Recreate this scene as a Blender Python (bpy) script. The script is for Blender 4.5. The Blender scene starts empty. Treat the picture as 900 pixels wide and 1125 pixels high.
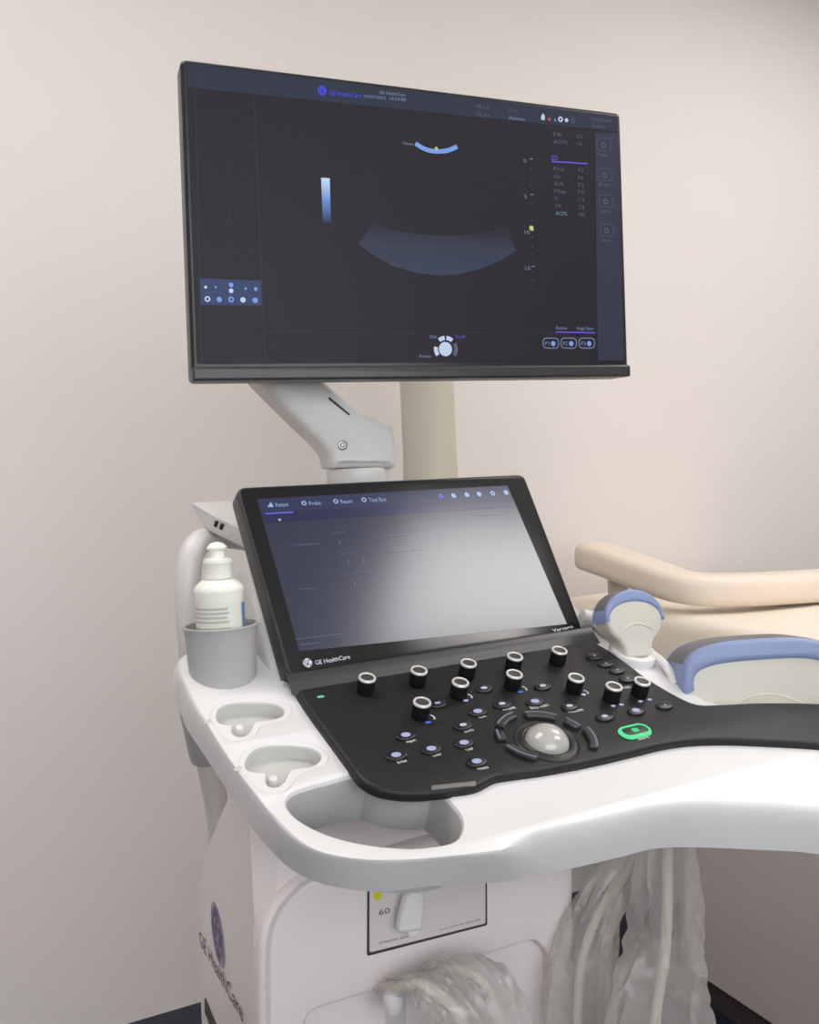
import bpy, bmesh, math, random
from mathutils import Vector, Matrix, noise
from mathutils.geometry import tessellate_polygon
random.seed(4)
SC = bpy.context.scene
COL = SC.collection

# ------------------------------------------------------------------ camera
H = 1.10                                   # lens height above the floor
FPX, PITCH, ROLL = 975.5, .0391, .0428     # focal length in px of a 900 px wide frame
c_f = Vector((0, math.cos(PITCH), -math.sin(PITCH)))
_up = Vector((0, math.sin(PITCH), math.cos(PITCH))); _rt = Vector((1, 0, 0))
c_r = math.cos(ROLL)*_rt - math.sin(ROLL)*_up
c_u = math.sin(ROLL)*_rt + math.cos(ROLL)*_up
EYE = Vector((0, 0, H))
cd = bpy.data.cameras.new('camera'); cam = bpy.data.objects.new('camera', cd); COL.objects.link(cam)
cd.sensor_fit = 'HORIZONTAL'; cd.sensor_width = 36; cd.lens = 36*FPX/900; cd.clip_start = .02
_b = -c_f
cam.matrix_world = Matrix(((c_r.x, c_u.x, _b.x, 0), (c_r.y, c_u.y, _b.y, 0), (c_r.z, c_u.z, _b.z, H), (0, 0, 0, 1)))
SC.camera = cam
SC.view_settings.view_transform = 'Standard'; SC.view_settings.look = 'None'
SC.view_settings.gamma = 1; SC.view_settings.use_curve_mapping = False
SC.view_settings.exposure = 0.0
wd = bpy.data.worlds.new('world'); SC.world = wd; wd.use_nodes = True
wd.node_tree.nodes['Background'].inputs[0].default_value = (.9, .93, 1, 1)
wd.node_tree.nodes['Background'].inputs[1].default_value = .2
PANEL_POWER = 12.5
WALL_ROW_POWER = 6.3
FILL_WINDOW_POWER = 4.0

# ------------------------------------------------------------------ helpers
def ray(x, y): return c_r*((x-450)/FPX) + c_u*((562.5-y)/FPX) + c_f
def W(x, y, d): return EYE + ray(x, y)*d
def hexlin(c): return [((v/255)/12.92 if v/255 <= .04045 else ((v/255+.055)/1.055)**2.4) for v in c]

class Frame:
    def __init__(s, O, u, v):
        s.O = Vector(O); s.u = u.normalized(); s.v = v.normalized(); s.n = s.u.cross(s.v)
    def px(s, x, y, h=0):
        r = ray(x, y); t = ((s.O + s.n*h - EYE).dot(s.n))/r.dot(s.n)
        d = EYE + r*t - s.O
        return Vector((d.dot(s.u), d.dot(s.v)))
    def pxs(s, pts, h=0): return [s.px(x, y, h) for x, y in pts]
    def mat(s, a=0, b=0, h=0):
        O = s.O + s.u*a + s.v*b + s.n*h
        return Matrix(((s.u.x, s.v.x, s.n.x, O.x), (s.u.y, s.v.y, s.n.y, O.y), (s.u.z, s.v.z, s.n.z, O.z), (0, 0, 0, 1)))

MW = {}
def put(o, parent, M):
    COL.objects.link(o)
    if parent is not None:
        o.parent = parent
        o.matrix_basis = MW[parent.name].inverted() @ M
    else:
        o.matrix_basis = M
    MW[o.name] = M
    return o
def finish(bm, sharp=32):
    bmesh.ops.remove_doubles(bm, verts=bm.verts, dist=1e-6)
    bmesh.ops.recalc_face_normals(bm, faces=bm.faces)
    for f in bm.faces: f.smooth = True
    a = math.radians(sharp)
    for e in bm.edges:
        if len(e.link_faces) == 2 and e.calc_face_angle(0) > a: e.smooth = False
def obj(name, bm, m, parent=None, M=None, sharp=32, center=True):
    finish(bm, sharp)
    M = M or Matrix()
    if center and len(bm.verts):
        lo = Vector([min(v.co[i] for v in bm.verts) for i in range(3)]); hi = Vector([max(v.co[i] for v in bm.verts) for i in range(3)])
        c = (lo+hi)/2
        bmesh.ops.translate(bm, verts=bm.verts, vec=-c); M = M @ Matrix.Translation(c)
    me = bpy.data.meshes.new(name); bm.to_mesh(me); bm.free()
    for mm in (m if isinstance(m, (list, tuple)) else [m]): me.materials.append(mm)
    return put(bpy.data.objects.new(name, me), parent, M)
def share(name, me, parent, M): return put(bpy.data.objects.new(name, me), parent, M)
def empty(name, M, label, cat, group=None):
    o = put(bpy.data.objects.new(name, None), None, M); o.empty_display_size = .05
    return tag(o, label, cat, group)
def tag(o, label, cat, group=None):
    o['label'] = label; o['category'] = cat
    if group: o['group'] = group
    return o
def area2(p): return sum(p[i].x*p[(i+1) % len(p)].y - p[(i+1) % len(p)].x*p[i].y for i in range(len(p)))
def ccw(p): return list(p) if area2(p) > 0 else list(p)[::-1]
def offset(p, d):
    n = len(p); out = []
    for i in range(n):
        a = p[i]-p[i-1]; b = p[(i+1) % n]-p[i]
        na = Vector((a.y, -a.x)); nb = Vector((b.y, -b.x))
        na = na.normalized() if na.length > 1e-9 else na; nb = nb.normalized() if nb.length > 1e-9 else nb
        m = na+nb
        if m.length < 1e-6: out.append(p[i].copy()); continue
        m.normalize(); k = max(.5, m.dot(na))
        out.append(p[i]+m*(d/k))
    return out
def smooth(p, k=4, closed=True):
    n = len(p); out = []
    for i in range(n if closed else n-1):
        if closed: a, b, c, d = p[i-1], p[i], p[(i+1) % n], p[(i+2) % n]
        else: a, b, c, d = p[max(i-1, 0)], p[i], p[i+1], p[min(i+2, n-1)]
        for j in range(k):
            t = j/k
            out.append(.5*((2*b)+(c-a)*t+(2*a-5*b+4*c-d)*t*t+(3*b-a-3*c+d)*t**3))
    if not closed: out.append(p[-1].copy())
    return out
def rrect(w, h, r, cx=0, cy=0, k=4):
    out = []
    for sx, sy, a0 in ((1, -1, -90), (1, 1, 0), (-1, 1, 90), (-1, -1, 180)):
        for j in range(k+1):
            a = math.radians(a0+90*j/k)
            out.append(Vector((cx+sx*(w/2-r)+r*math.cos(a), cy+sy*(h/2-r)+r*math.sin(a))))
    return out
def rquad(q, r, k=4):
    """any polygon with its corners rounded by r"""
    q = ccw(q); n = len(q); out = []
    for i in range(n):
        b = q[i]; a = (q[i-1]-b); c = (q[(i+1) % n]-b)
        rr = r[i] if isinstance(r, (list, tuple)) else r
        rr = min(rr, a.length*.45, c.length*.45)
        p0 = b+a.normalized()*rr; p1 = b+c.normalized()*rr
        for j in range(k+1):
            t = j/k; out.append(p0*(1-t)**2+b*2*t*(1-t)+p1*t*t)
    return out
def ell(w, h, n=20, cx=0, cy=0): return [Vector((cx+w*math.cos(2*math.pi*i/n), cy+h*math.sin(2*math.pi*i/n))) for i in range(n)]
def ring(bm, p, h): return [bm.verts.new((v.x, v.y, h)) for v in p]
def bridge(bm, A, B):
    n = len(A)
    for i in range(n):
        try: bm.faces.new((A[i], A[(i+1) % n], B[(i+1) % n], B[i]))
        except ValueError: pass
def setmi(bm, n0, k):
    bm.faces.ensure_lookup_table()
    for f in bm.faces[n0:]: f.material_index = k
def fill(bm, loops):
    flat = [v for l in loops for v in l]
    if len(loops) == 1 and len(flat) < 5:
        bm.faces.new(flat); return
    for t in tessellate_polygon([[v.co for v in l] for l in loops]):
        try: bm.faces.new([flat[i] for i in t])
        except ValueError: pass
def slab(outer, h0, h1, bev=0, holes=(), pockets=(), bm=None, seg=3, bot=True, hbev=None):
    bm = bm or bmesh.new(); outer = ccw(outer); hb = bev if hbev is None else hbev
    loops = []
    if bev > 0:
        prev = None
        for j in range(seg+1):
            a = math.pi/2*j/seg
            r = ring(bm, offset(outer, -bev*(1-math.sin(a))), h0-bev*(1-math.cos(a)))
            if prev: bridge(bm, prev, r)
            else: top = r
            prev = r
        r = ring(bm, outer, h1+bev*.6); bridge(bm, prev, r); prev = r
        r = ring(bm, offset(outer, -bev*.6), h1); bridge(bm, prev, r); low = r
    else:
        top = ring(bm, outer, h0); low = ring(bm, outer, h1); bridge(bm, top, low)
    tl = [top]; bl = [low]
    for hp in holes:
        hp = ccw(hp); prev = None
        for j in range(seg+1):
            a = math.pi/2*j/seg
            r = ring(bm, offset(hp, hb*(1-math.sin(a))), h0-hb*(1-math.cos(a)))
            if prev: bridge(bm, prev, r)
            else: tl.append(r)
            prev = r
        r = ring(bm, hp, h1); bridge(bm, prev, r); bl.append(r)
    for pp, dep in pockets:
        pp = ccw(pp); prev = None
        for j in range(seg+1):
            a = math.pi/2*j/seg
            r = ring(bm, offset(pp, hb*(1-math.sin(a))), h0-hb*(1-math.cos(a)))
            if prev: bridge(bm, prev, r)
            else: tl.append(r)
            prev = r
        r = ring(bm, offset(pp, -.001), h0-dep); bridge(bm, prev, r); fill(bm, [r])
    fill(bm, tl)
    if bot: fill(bm, bl)
    return bm
def prism(top, low, bm=None):
    """solid between two rings of 3-D points"""
    bm = bm or bmesh.new()
    A = [bm.verts.new(p) for p in top]; B = [bm.verts.new(p) for p in low]
    bridge(bm, A, B); fill(bm, [A]); fill(bm, [B]); return bm
def bevel_all(bm, w, seg=3):
    bmesh.ops.recalc_face_normals(bm, faces=bm.faces)
    es = [e for e in bm.edges if len(e.link_faces) == 2 and e.calc_face_angle(0) > .4]
    bmesh.ops.bevel(bm, geom=es, offset=w, segments=seg, profile=.6, affect='EDGES', clamp_overlap=True)
    return bm
def box(x0, x1, y0, y1, z0, z1, bev=0, bm=None):
    b = prism([Vector(p) for p in ((x0, y0, z1), (x1, y0, z1), (x1, y1, z1), (x0, y1, z1))],
              [Vector(p) for p in ((x0, y0, z0), (x1, y0, z0), (x1, y1, z0), (x0, y1, z0))], bm)
    return bevel_all(b, bev) if bev else b
def tube(pts, rad, n=12, k=6, bm=None, caps=True):
    bm = bm or bmesh.new(); pts = [Vector(p) for p in pts]
    P = smooth(pts, k, False) if k > 1 else pts
    rads = rad if callable(rad) else (lambda t: rad)
    nrm = None; prev = None; first = None
    for i, p in enumerate(P):
        t = (P[min(i+1, len(P)-1)]-P[max(i-1, 0)]).normalized()
        if nrm is None: nrm = t.cross(Vector((.3, .2, 1))).normalized()
        nrm = (nrm-t*nrm.dot(t)).normalized(); bn = t.cross(nrm)
        r = rads(i/(len(P)-1))
        rg = [bm.verts.new(p+(nrm*math.cos(2*math.pi*j/n)+bn*math.sin(2*math.pi*j/n))*r) for j in range(n)]
        if prev: bridge(bm, prev, rg)
        else: first = rg
        prev = rg
    if caps: bm.faces.new(first); bm.faces.new(prev)
    return bm
def lathe(prof, n=28, bm=None):
    """prof: (radius, height) from bottom to top"""
    bm = bm or bmesh.new(); prev = None
    for r, h in prof:
        rg = [bm.verts.new((r*math.cos(2*math.pi*j/n), r*math.sin(2*math.pi*j/n), h)) for j in range(n)] if r > 1e-6 else [bm.verts.new((0, 0, h))]
        if prev:
            if len(rg) == 1 and len(prev) > 1:
                for j in range(n): bm.faces.new((prev[j], prev[(j+1) % n], rg[0]))
            elif len(prev) == 1:
                for j in range(n): bm.faces.new((rg[j], rg[(j+1) % n], prev[0]))
            else: bridge(bm, prev, rg)
        prev = rg
    return bm
def flat(poly, h, bm=None):
    bm = bm or bmesh.new(); fill(bm, [ring(bm, poly, h)]); return bm
def band(pts, w, h, bm=None):
    """a flat stripe along an open 2-D path"""
    bm = bm or bmesh.new(); n = len(pts); L = []; R = []
    for i in range(n):
        t = (pts[min(i+1, n-1)]-pts[max(i-1, 0)]).normalized(); m = Vector((-t.y, t.x))*(w/2)
        L.append(bm.verts.new((*(pts[i]+m), h))); R.append(bm.verts.new((*(pts[i]-m), h)))
    for i in range(n-1): bm.faces.new((L[i], L[i+1], R[i+1], R[i]))
    return bm
def annulus(r0, r1, h, n=28, bm=None, cx=0, cy=0, sx=1, sy=1):
    bm = bm or bmesh.new()
    bridge(bm, ring(bm, [Vector((cx+v.x*sx, cy+v.y*sy)) for v in ell(r0, r0, n)], h), ring(bm, [Vector((cx+v.x*sx, cy+v.y*sy)) for v in ell(r1, r1, n)], h)); return bm
def text_bm(s):
    cu = bpy.data.curves.new('t', 'FONT'); cu.body = s; cu.size = 1; cu.resolution_u = 2
    o = bpy.data.objects.new('t', cu); COL.objects.link(o); bpy.context.view_layer.update()
    me = bpy.data.meshes.new_from_object(o); bpy.data.objects.remove(o); bpy.data.curves.remove(cu)
    bm = bmesh.new(); bm.from_mesh(me); bpy.data.meshes.remove(me)
    xs = [v.co.x for v in bm.verts]; x0 = min(xs); L = max(xs)-x0
    for v in bm.verts: v.co.x = (v.co.x-x0)/L
    return bm
def text(name, s, fr, p0, p1, hpx, h, m, parent, cap=.7):
    """lettering on a frame's plane, its baseline from pixel p0 to p1, capitals hpx pixels tall"""
    a, b = fr.px(*p0, h), fr.px(*p1, h)
    up = fr.px(p0[0], p0[1]-hpx, h)-a
    d = b-a; perp = Vector((-d.y, d.x)).normalized(); hh = abs(up.dot(perp))/cap
    bm = text_bm(s)
    for v in bm.verts:
        q = a+d*v.co.x+perp*(v.co.y*hh); v.co = (q.x, q.y, h)
    return obj(name, bm, m, parent, fr.mat())

# ------------------------------------------------------------------ materials
def mat(name, rgb, rough=.5, metal=0, emit=None, es=1, spec=.5, var=.03, vscale=12, bump=0, bscale=400, trans=0, coat=0):
    m = bpy.data.materials.new(name); m.use_nodes = True; nt = m.node_tree; b = nt.nodes['Principled BSDF']
    lin = hexlin(rgb)
    b.inputs['Roughness'].default_value = rough; b.inputs['Metallic'].default_value = metal
    b.inputs['Specular IOR Level'].default_value = spec
    if coat: b.inputs['Coat Weight'].default_value = coat; b.inputs['Coat Roughness'].default_value = .1
    tc = nt.nodes.new('ShaderNodeTexCoord')
    if var:
        nz = nt.nodes.new('ShaderNodeTexNoise'); nz.inputs['Scale'].default_value = vscale; nz.inputs['Detail'].default_value = 4
        nt.links.new(tc.outputs['Object'], nz.inputs['Vector'])
        mx = nt.nodes.new('ShaderNodeMix'); mx.data_type = 'RGBA'
        mx.inputs[6].default_value = (*[max(0, c*(1-var)) for c in lin], 1); mx.inputs[7].default_value = (*[min(1, c*(1+var)) for c in lin], 1)
        nt.links.new(nz.outputs['Fac'], mx.inputs[0]); nt.links.new(mx.outputs[2], b.inputs['Base Color'])
    else: b.inputs['Base Color'].default_value = (*lin, 1)
    if bump:
        nb = nt.nodes.new('ShaderNodeTexNoise'); nb.inputs['Scale'].default_value = bscale; nb.inputs['Detail'].default_value = 3
        nt.links.new(tc.outputs['Object'], nb.inputs['Vector'])
        bp = nt.nodes.new('ShaderNodeBump'); bp.inputs['Strength'].default_value = bump; bp.inputs['Distance'].default_value = .002
        nt.links.new(nb.outputs['Fac'], bp.inputs['Height']); nt.links.new(bp.outputs['Normal'], b.inputs['Normal'])
    if emit is not None:
        b.inputs['Emission Color'].default_value = (*hexlin(emit), 1); b.inputs['Emission Strength'].default_value = es
    return m
def glow(name, rgb, es=1): return mat(name, (8, 8, 8), .42, emit=rgb, es=es, var=0, spec=.16)
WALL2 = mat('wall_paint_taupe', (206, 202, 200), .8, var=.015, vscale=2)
WALL = mat('wall_paint', (228, 221, 216), .8, var=.015, vscale=2, bump=.06, bscale=250)
CEIL = mat('ceiling_paint', (236, 234, 230), .85, var=.01)
NAVY = mat('navy_vinyl', (30, 36, 52), .45, var=.25, vscale=25)
WHITE = mat('white_plastic', (223, 221, 220), .32, var=.01, bump=.02, bscale=900)
BODY = mat('warm_white_plastic', (232, 223, 220), .38, var=.012, bump=.02, bscale=900)
LGREY = mat('light_grey_plastic', (208, 206, 202), .4, var=.015)
MGREY = mat('grey_plastic', (172, 171, 170), .42, var=.02)
POCK = mat('recess_grey', (196, 195, 190), .45, var=.015)
BLACK = mat('black_panel', (30, 29, 29), .46, spec=.35, var=.06, vscale=300, bump=.05, bscale=1500)
DGREY = mat('dark_grey_plastic', (52, 51, 51), .35, var=.03)
KNOB = mat('knob_rubber', (13, 13, 14), .5, var=.05, spec=.3)
KTOP = mat('knob_top', (62, 60, 58), .4, var=.05)
CHROME = mat('satin_metal', (236, 234, 230), .3, .35, var=.02)
TUBE = mat('silver_paint', (214, 209, 206), .3, 0, var=.015)
BEZEL = mat('bezel_black', (26, 25, 25), .33, var=.04)
GLASS = mat('touch_glass', (10, 10, 11), .17, var=0, spec=.5)
BLACKP = mat('port_black', (10, 10, 12), .5, var=.1)
CREAM = mat('couch_vinyl', (240, 229, 213), .5, var=.02, vscale=6, bump=.05, bscale=120)
TAN = mat('headrest_vinyl', (230, 215, 198), .5, var=.02, vscale=8, bump=.05, bscale=120)
CBASE = mat('couch_base_grey', (186, 177, 173), .5, var=.03)
POSTM = mat('post_beige', (198, 194, 178), .55, var=.03, vscale=5)
PCREAM = mat('probe_cream', (208, 206, 192), .4, var=.01)
PBLUE = mat('probe_blue', (134, 148, 186), .45, var=.03)
PGREY = mat('probe_lens', (110, 108, 112), .5, var=.04)
CABLE = mat('cable_cream', (226, 218, 200), .45, var=.03)
BOTL = mat('bottle_plastic', (240, 240, 228), .35, var=.01)
LABEL = mat('bottle_label', (226, 227, 214), .5, var=.02)
PRINT = mat('label_print', (184, 186, 178), .6, var=.05)
LBLUE = mat('label_blue', (92, 140, 178), .5, var=.05)
INK = mat('dark_ink', (58, 52, 58), .6, var=.05)
PURP = mat('emblem_purple', (62, 46, 96), .4, var=.2, vscale=200)
YEL = mat('sticker_yellow', (214, 206, 30), .5, var=.05)
PLATE = mat('label_plate', (212, 207, 203), .4, var=.015)
GROOVE = mat('groove_dark', (60, 54, 54), .6, var=.05)
LFRM = mat('sill_white', (232, 232, 230), .4, var=.01)
def plastic_film():
    m = bpy.data.materials.new('clear_film'); m.use_nodes = True; nt = m.node_tree; nt.nodes.clear()
    out = nt.nodes.new('ShaderNodeOutputMaterial'); tr = nt.nodes.new('ShaderNodeBsdfTransparent'); tr.inputs[0].default_value = (.95, .95, .96, 1)
    df = nt.nodes.new('ShaderNodeBsdfTranslucent'); df.inputs[0].default_value = (.84, .80, .76, 1)
    d2 = nt.nodes.new('ShaderNodeBsdfDiffuse'); d2.inputs[0].default_value = (.86, .82, .78, 1)
    gl = nt.nodes.new('ShaderNodeBsdfGlossy'); gl.inputs['Roughness'].default_value = .22
    a = nt.nodes.new('ShaderNodeMixShader'); a.inputs[0].default_value = .6
    nt.links.new(df.outputs[0], a.inputs[1]); nt.links.new(d2.outputs[0], a.inputs[2])
    b = nt.nodes.new('ShaderNodeMixShader'); b.inputs[0].default_value = .12
    nt.links.new(a.outputs[0], b.inputs[1]); nt.links.new(gl.outputs[0], b.inputs[2])
    c = nt.nodes.new('ShaderNodeMixShader')
    tc = nt.nodes.new('ShaderNodeTexCoord'); nz = nt.nodes.new('ShaderNodeTexNoise'); nz.inputs['Scale'].default_value = 14; nz.inputs['Detail'].default_value = 3
    mr = nt.nodes.new('ShaderNodeMapRange'); mr.inputs[1].default_value = .3; mr.inputs[2].default_value = .7; mr.inputs[3].default_value = .24; mr.inputs[4].default_value = .44
    nt.links.new(tc.outputs['Object'], nz.inputs['Vector']); nt.links.new(nz.outputs['Fac'], mr.inputs[0]); nt.links.new(mr.outputs[0], c.inputs[0])
    nt.links.new(tr.outputs[0], c.inputs[1]); nt.links.new(b.outputs[0], c.inputs[2]); nt.links.new(c.outputs[0], out.inputs[0])
    return m
FILM = plastic_film()

# ------------------------------------------------------------------ the room
ZU = Vector((0, 0, 1))
def yawframe(O, deg):
    a = math.radians(deg); return Frame(O, Vector((math.cos(a), math.sin(a), 0)), ZU)
RY = 25.67
_r = ray(217, 1102); WP = EYE + _r*(-H/_r.z)                # a point of the wall's foot
RM = yawframe(WP, RY)                                       # u along the wall, v up, n into the room
L0, L1, DEP, HT, TH = -1.9, 3.3, 3.45, 2.55, .1
def roombox(name, a0, a1, z0, z1, n0, n1, m):
    o = obj(name, box(a0, a1, z0, z1, n0, n1), m, None, RM.mat()); o['kind'] = 'structure'; return o
roombox('floor', L0-TH, L1+TH, -.1, 0, -TH, DEP+TH, NAVY)
roombox('ceiling', L0-TH, L1+TH, HT, HT+.1, -TH, DEP+TH, CEIL)
roombox('wall_back', L0-TH, L1+TH, 0, HT, -TH, 0, WALL)
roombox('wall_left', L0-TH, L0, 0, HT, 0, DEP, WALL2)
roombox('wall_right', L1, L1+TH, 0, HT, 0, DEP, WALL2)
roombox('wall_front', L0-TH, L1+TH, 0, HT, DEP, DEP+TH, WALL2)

# added frontal fill light: an unseen glowing window in the wall behind the photographer
def fill_window(name, a0, a1, z0, z1):
    M = RM.mat(); d = DEP
    b = bmesh.new(); w_ = .05
    for x0, x1, y0, y1 in ((a0, a1, z0, z0+w_), (a0, a1, z1-w_, z1), (a0, a0+w_, z0+w_, z1-w_), (a1-w_, a1, z0+w_, z1-w_), ((a0+a1)/2-w_/2, (a0+a1)/2+w_/2, z0+w_, z1-w_)):
        box(x0, x1, y0, y1, d-.05, d, bm=b)
    o = obj(name, b, mat('fill_window_frame', (232, 232, 230), .4, var=.01), None, M); o['kind'] = 'structure'
    gm = mat('fill_glow', (225, 230, 235), .5, emit=(244, 248, 255), es=FILL_WINDOW_POWER, var=0)
    mid = (a0+a1)/2
    for x0, x1 in ((a0+w_, mid-w_/2), (mid+w_/2, a1-w_)):
        obj('fill_pane', box(x0, x1, z0+w_, z1-w_, d-.02, d-.012), gm, o, M)
    obj('fill_sill', box(a0-.03, a1+.03, z0-.03, z0, d-.12, d), LFRM, o, M)
def rm_local(x, y):
    d = Vector((x, y, 0))-WP; return d.dot(RM.u), d.dot(RM.n)
LAMP = mat('lamp_diffuser', (240, 240, 240), .6, emit=(255, 251, 248), es=PANEL_POWER, var=0)
LAMP2 = mat('lamp_diffuser_dim', (240, 240, 240), .6, emit=(255, 251, 248), es=WALL_ROW_POWER, var=0)
LFR = mat('lamp_frame', (235, 235, 235), .4, var=.01)
def ceiling_light(a, n, lab, lm):
    t = empty('ceiling_light', RM.mat(a, HT, n), lab, 'ceiling light', 'ceiling light panels')
    M = RM.mat(a, HT, n)
    b = bmesh.new()
    for x0, x1, y0, y1 in ((-.61, .61, -.31, -.285), (-.61, .61, .285, .31), (-.61, -.585, -.285, .285), (.585, .61, -.285, .285)):
        box(x0, x1, -.02, 0, y0, y1, bm=b)
    obj('frame', b, LFR, t, M); obj('diffuser', box(-.585, .585, -.014, -.002, -.285, .285), lm, t, M)
fill_window('fill_window_1', -1.5, .75, .85, 2.25)  # out of view, added to brighten surfaces facing the camera
ceiling_light(1.66, 2.17, 'long flat ceiling light panel mirrored in the touchscreen', LAMP)
ceiling_light(-.75, 1.0, 'long flat ceiling light panel near the wall, left of the monitor', LAMP2)
ceiling_light(1.75, .95, 'long flat ceiling light panel near the wall above the couch', LAMP2)

# ------------------------------------------------------------------ frames of the ultrasound machine
def vyaw(a): return Vector((math.cos(a), math.sin(a), 0)), Vector((-math.sin(a), math.cos(a), 0))
TY = .5164; tu, tv0 = vyaw(TY)
TC = EYE+Vector((.0091, .871, -.0844)); TT = .5436; TW, THH = .330, .1922
tvv = ZU*math.cos(TT)+tv0*math.sin(TT)
FT = Frame(TC, tu, tvv)                                      # touchscreen
mu, mv0 = vyaw(.3597); MT = -.0154
FM = Frame(EYE+Vector((.0301, .9572, .2571)), mu, ZU*math.cos(MT)+mv0*math.sin(MT))   # monitor
EL = math.radians(20)
cv = tv0*math.cos(EL)+ZU*math.sin(EL); cn = tu.cross(cv)
FC = Frame(TC-tvv*(THH/2)-cn*.004, tu, cv)                   # control panel
BY = 24.0
FB = yawframe(W(460, 1050, .82), BY)                         # front of the cart body
BL, BR = FB.px(288, 1080).x, FB.px(629, 1040).x
BDEP = .34
FS = Frame(FB.O+FB.u*BL, FB.n, ZU)                           # left flank: u runs to the front
base = FB.O+FB.u*((BL+BR)/2)-FB.n*(BDEP/2); base.z = 0
mach = empty('ultrasound_machine', Matrix.Translation(base), 'white ultrasound cart with monitor, touchscreen and black control panel', 'ultrasound machine')
def glocal(p, fr):
    d = p-fr.O; return Vector((d.dot(fr.u), d.dot(fr.v), d.dot(fr.n)))

# ---- monitor
MQ = FM.pxs([(198, 64), (682, 124), (691, 414), (211, 419)])
mon = obj('monitor', slab(rquad(MQ, .006), 0, -.030, .004), BEZEL, mach, FM.mat())
SQ = FM.pxs([(204, 69.5), (678, 128), (686, 397), (216, 400)])
SCR = glow('screen_dark', (36, 33, 40)); SCR.node_tree.nodes['Principled BSDF'].inputs['Roughness'].default_value = .42; SCR.node_tree.nodes['Principled BSDF'].inputs['Specular IOR Level'].default_value = .16
scr = obj('screen', slab(rquad(SQ, .002), .0006, -.001), SCR, mon, FM.mat())
def mpoly(name, pts, m, h=.0010): return obj(name, flat(FM.pxs(pts), h), m, mon, FM.mat())
G_HEAD = glow('screen_header', (44, 50, 66)); G_SIDE = glow('screen_sidebar', (50, 53, 70)); G_LINE = glow('screen_line', (50, 49, 57))
G_BLUE = glow('screen_blue', (70, 74, 225)); G_PALE = glow('screen_pale', (120, 135, 165)); G_DIM = glow('screen_dim', (88, 92, 118)); G_WHT = glow('screen_white', (190, 205, 230))
G_FAN = glow('screen_fan', (46, 54, 74)); G_SKY = glow('screen_sky', (118, 158, 228)); G_BOX = glow('screen_button_box', (52, 66, 104)); G_VIO = glow('screen_violet', (104, 84, 214))
G_YEL = glow('screen_yellow', (196, 206, 110)); G_RED = glow('screen_red', (190, 80, 80))
mpoly('screen_header', [(205, 70), (678, 128), (678.5, 145), (206, 96.5)], G_HEAD)
mpoly('screen_sidebar', [(653, 146), (678.5, 146), (685.5, 396), (656.5, 396.5)], G_SIDE)
def mline(a, b, wpx, m, name='screen_line'):
    A, B = FM.px(*a), FM.px(*b); return obj(name, band([A, B], wpx*.00098, .0013), m, mon, FM.mat())
mline((279, 105), (291, 400), 1.2, G_LINE); mline((214, 98), (221.5, 399), 1.0, G_LINE)
mline((291, 364), (455, 367), .8, G_LINE); mline((500, 365.5), (610, 366.5), .8, G_LINE); mline((221, 395), (290, 395), .8, G_LINE)
for y in (130, 160, 190, 220, 250, 280): mline((218, y-6), (281, y), .7, G_LINE)
mline((249, 128), (254, 300), .7, G_LINE)
def mtext(s, x0, y0, x1, y1, hp, m): return text('screen_text', s, FM, (x0, y0), (x1, y1), hp, .0014, m, mon)
def disc(name, fr, x, y, rpx, h, m, parent, n=16, ri=None):
    c = fr.px(x, y, h); r = (fr.px(x+rpx, y, h)-c).length
    b = annulus(r*ri, r, h, n, None, c.x, c.y) if ri else flat(ell(r, r, n, c.x, c.y), h)
    return obj(name, b, m, parent, fr.mat())
def emblem(fr, x, y, rpx, h, m_fg, m_bg, parent, rim=True):
    """round monogram: disc, rim, curls round the edge and two joined script letters"""
    c = fr.px(x, y, h); r = abs(fr.px(x, y+rpx, h).y-c.y)
    obj('emblem_disc', flat(ell(r, r, 28, c.x, c.y), h), m_bg, parent, fr.mat())
    b = annulus(r*.86, r, h+.0003, 28, None, c.x, c.y)
    for k in range(4):
        a = math.pi/2*k+.4
        band([c+Vector((math.cos(a+t*.11), math.sin(a+t*.11)))*r*(.82-.018*t) for t in range(9)], r*.09, h+.0003, b)
    obj('emblem_rim', b, m_fg, parent, fr.mat())
    b = bmesh.new()
    g = [(.0, .3), (-.2, .42), (-.42, .25), (-.48, -.05), (-.35, -.3), (-.12, -.25), (-.06, 0), (-.2, .02), (-.02, -.05), (-.08, -.45), (-.25, -.5)]
    e = [(.42, .3), (.3, .44), (.12, .3), (.2, .08), (.34, .04), (.14, .0), (.04, -.22), (.16, -.42), (.36, -.38), (.48, -.2)]
    for L in (g, e): band([c+v*r for v in smooth([Vector(q) for q in L], 3, False)], r*.1, h+.0003, b)
    obj('emblem_monogram', b, m_fg, parent, fr.mat())
emblem(FM, 354, 99.5, 6.2, .0014, G_HEAD, G_BLUE, mon)
mtext('GE HealthCare', 362, 104.5, 397, 107.5, 5, G_BLUE)
mtext('GE HealthCare', 417, 103.2, 446, 106, 3.6, G_PALE); mtext('10/07/2023', 400, 107.2, 424, 109.5, 3.4, G_PALE); mtext('10:24:08', 428, 109.8, 446, 111.2, 3.4, G_PALE)
mtext('MI 1.2', 524, 118.5, 537, 120, 3.6, G_DIM); mtext('TIs 0.4', 524, 127.5, 538, 129, 3.6, G_DIM)
mtext('C1-6', 559, 122.5, 569, 123.6, 3.6, G_DIM); mtext('Abdomen', 559, 131.2, 577, 133, 4, G_PALE)
obj('screen_icon', flat([FM.px(*q) for q in ((594, 132), (598, 132.5), (598, 128), (596, 125), (594, 128))], .0014), G_WHT, mon, FM.mat())
disc('screen_icon', FM, 603.5, 131, 1.5, .0014, G_RED, mon); disc('screen_icon', FM, 610, 132, 1.2, .0014, G_PALE, mon)
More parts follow.
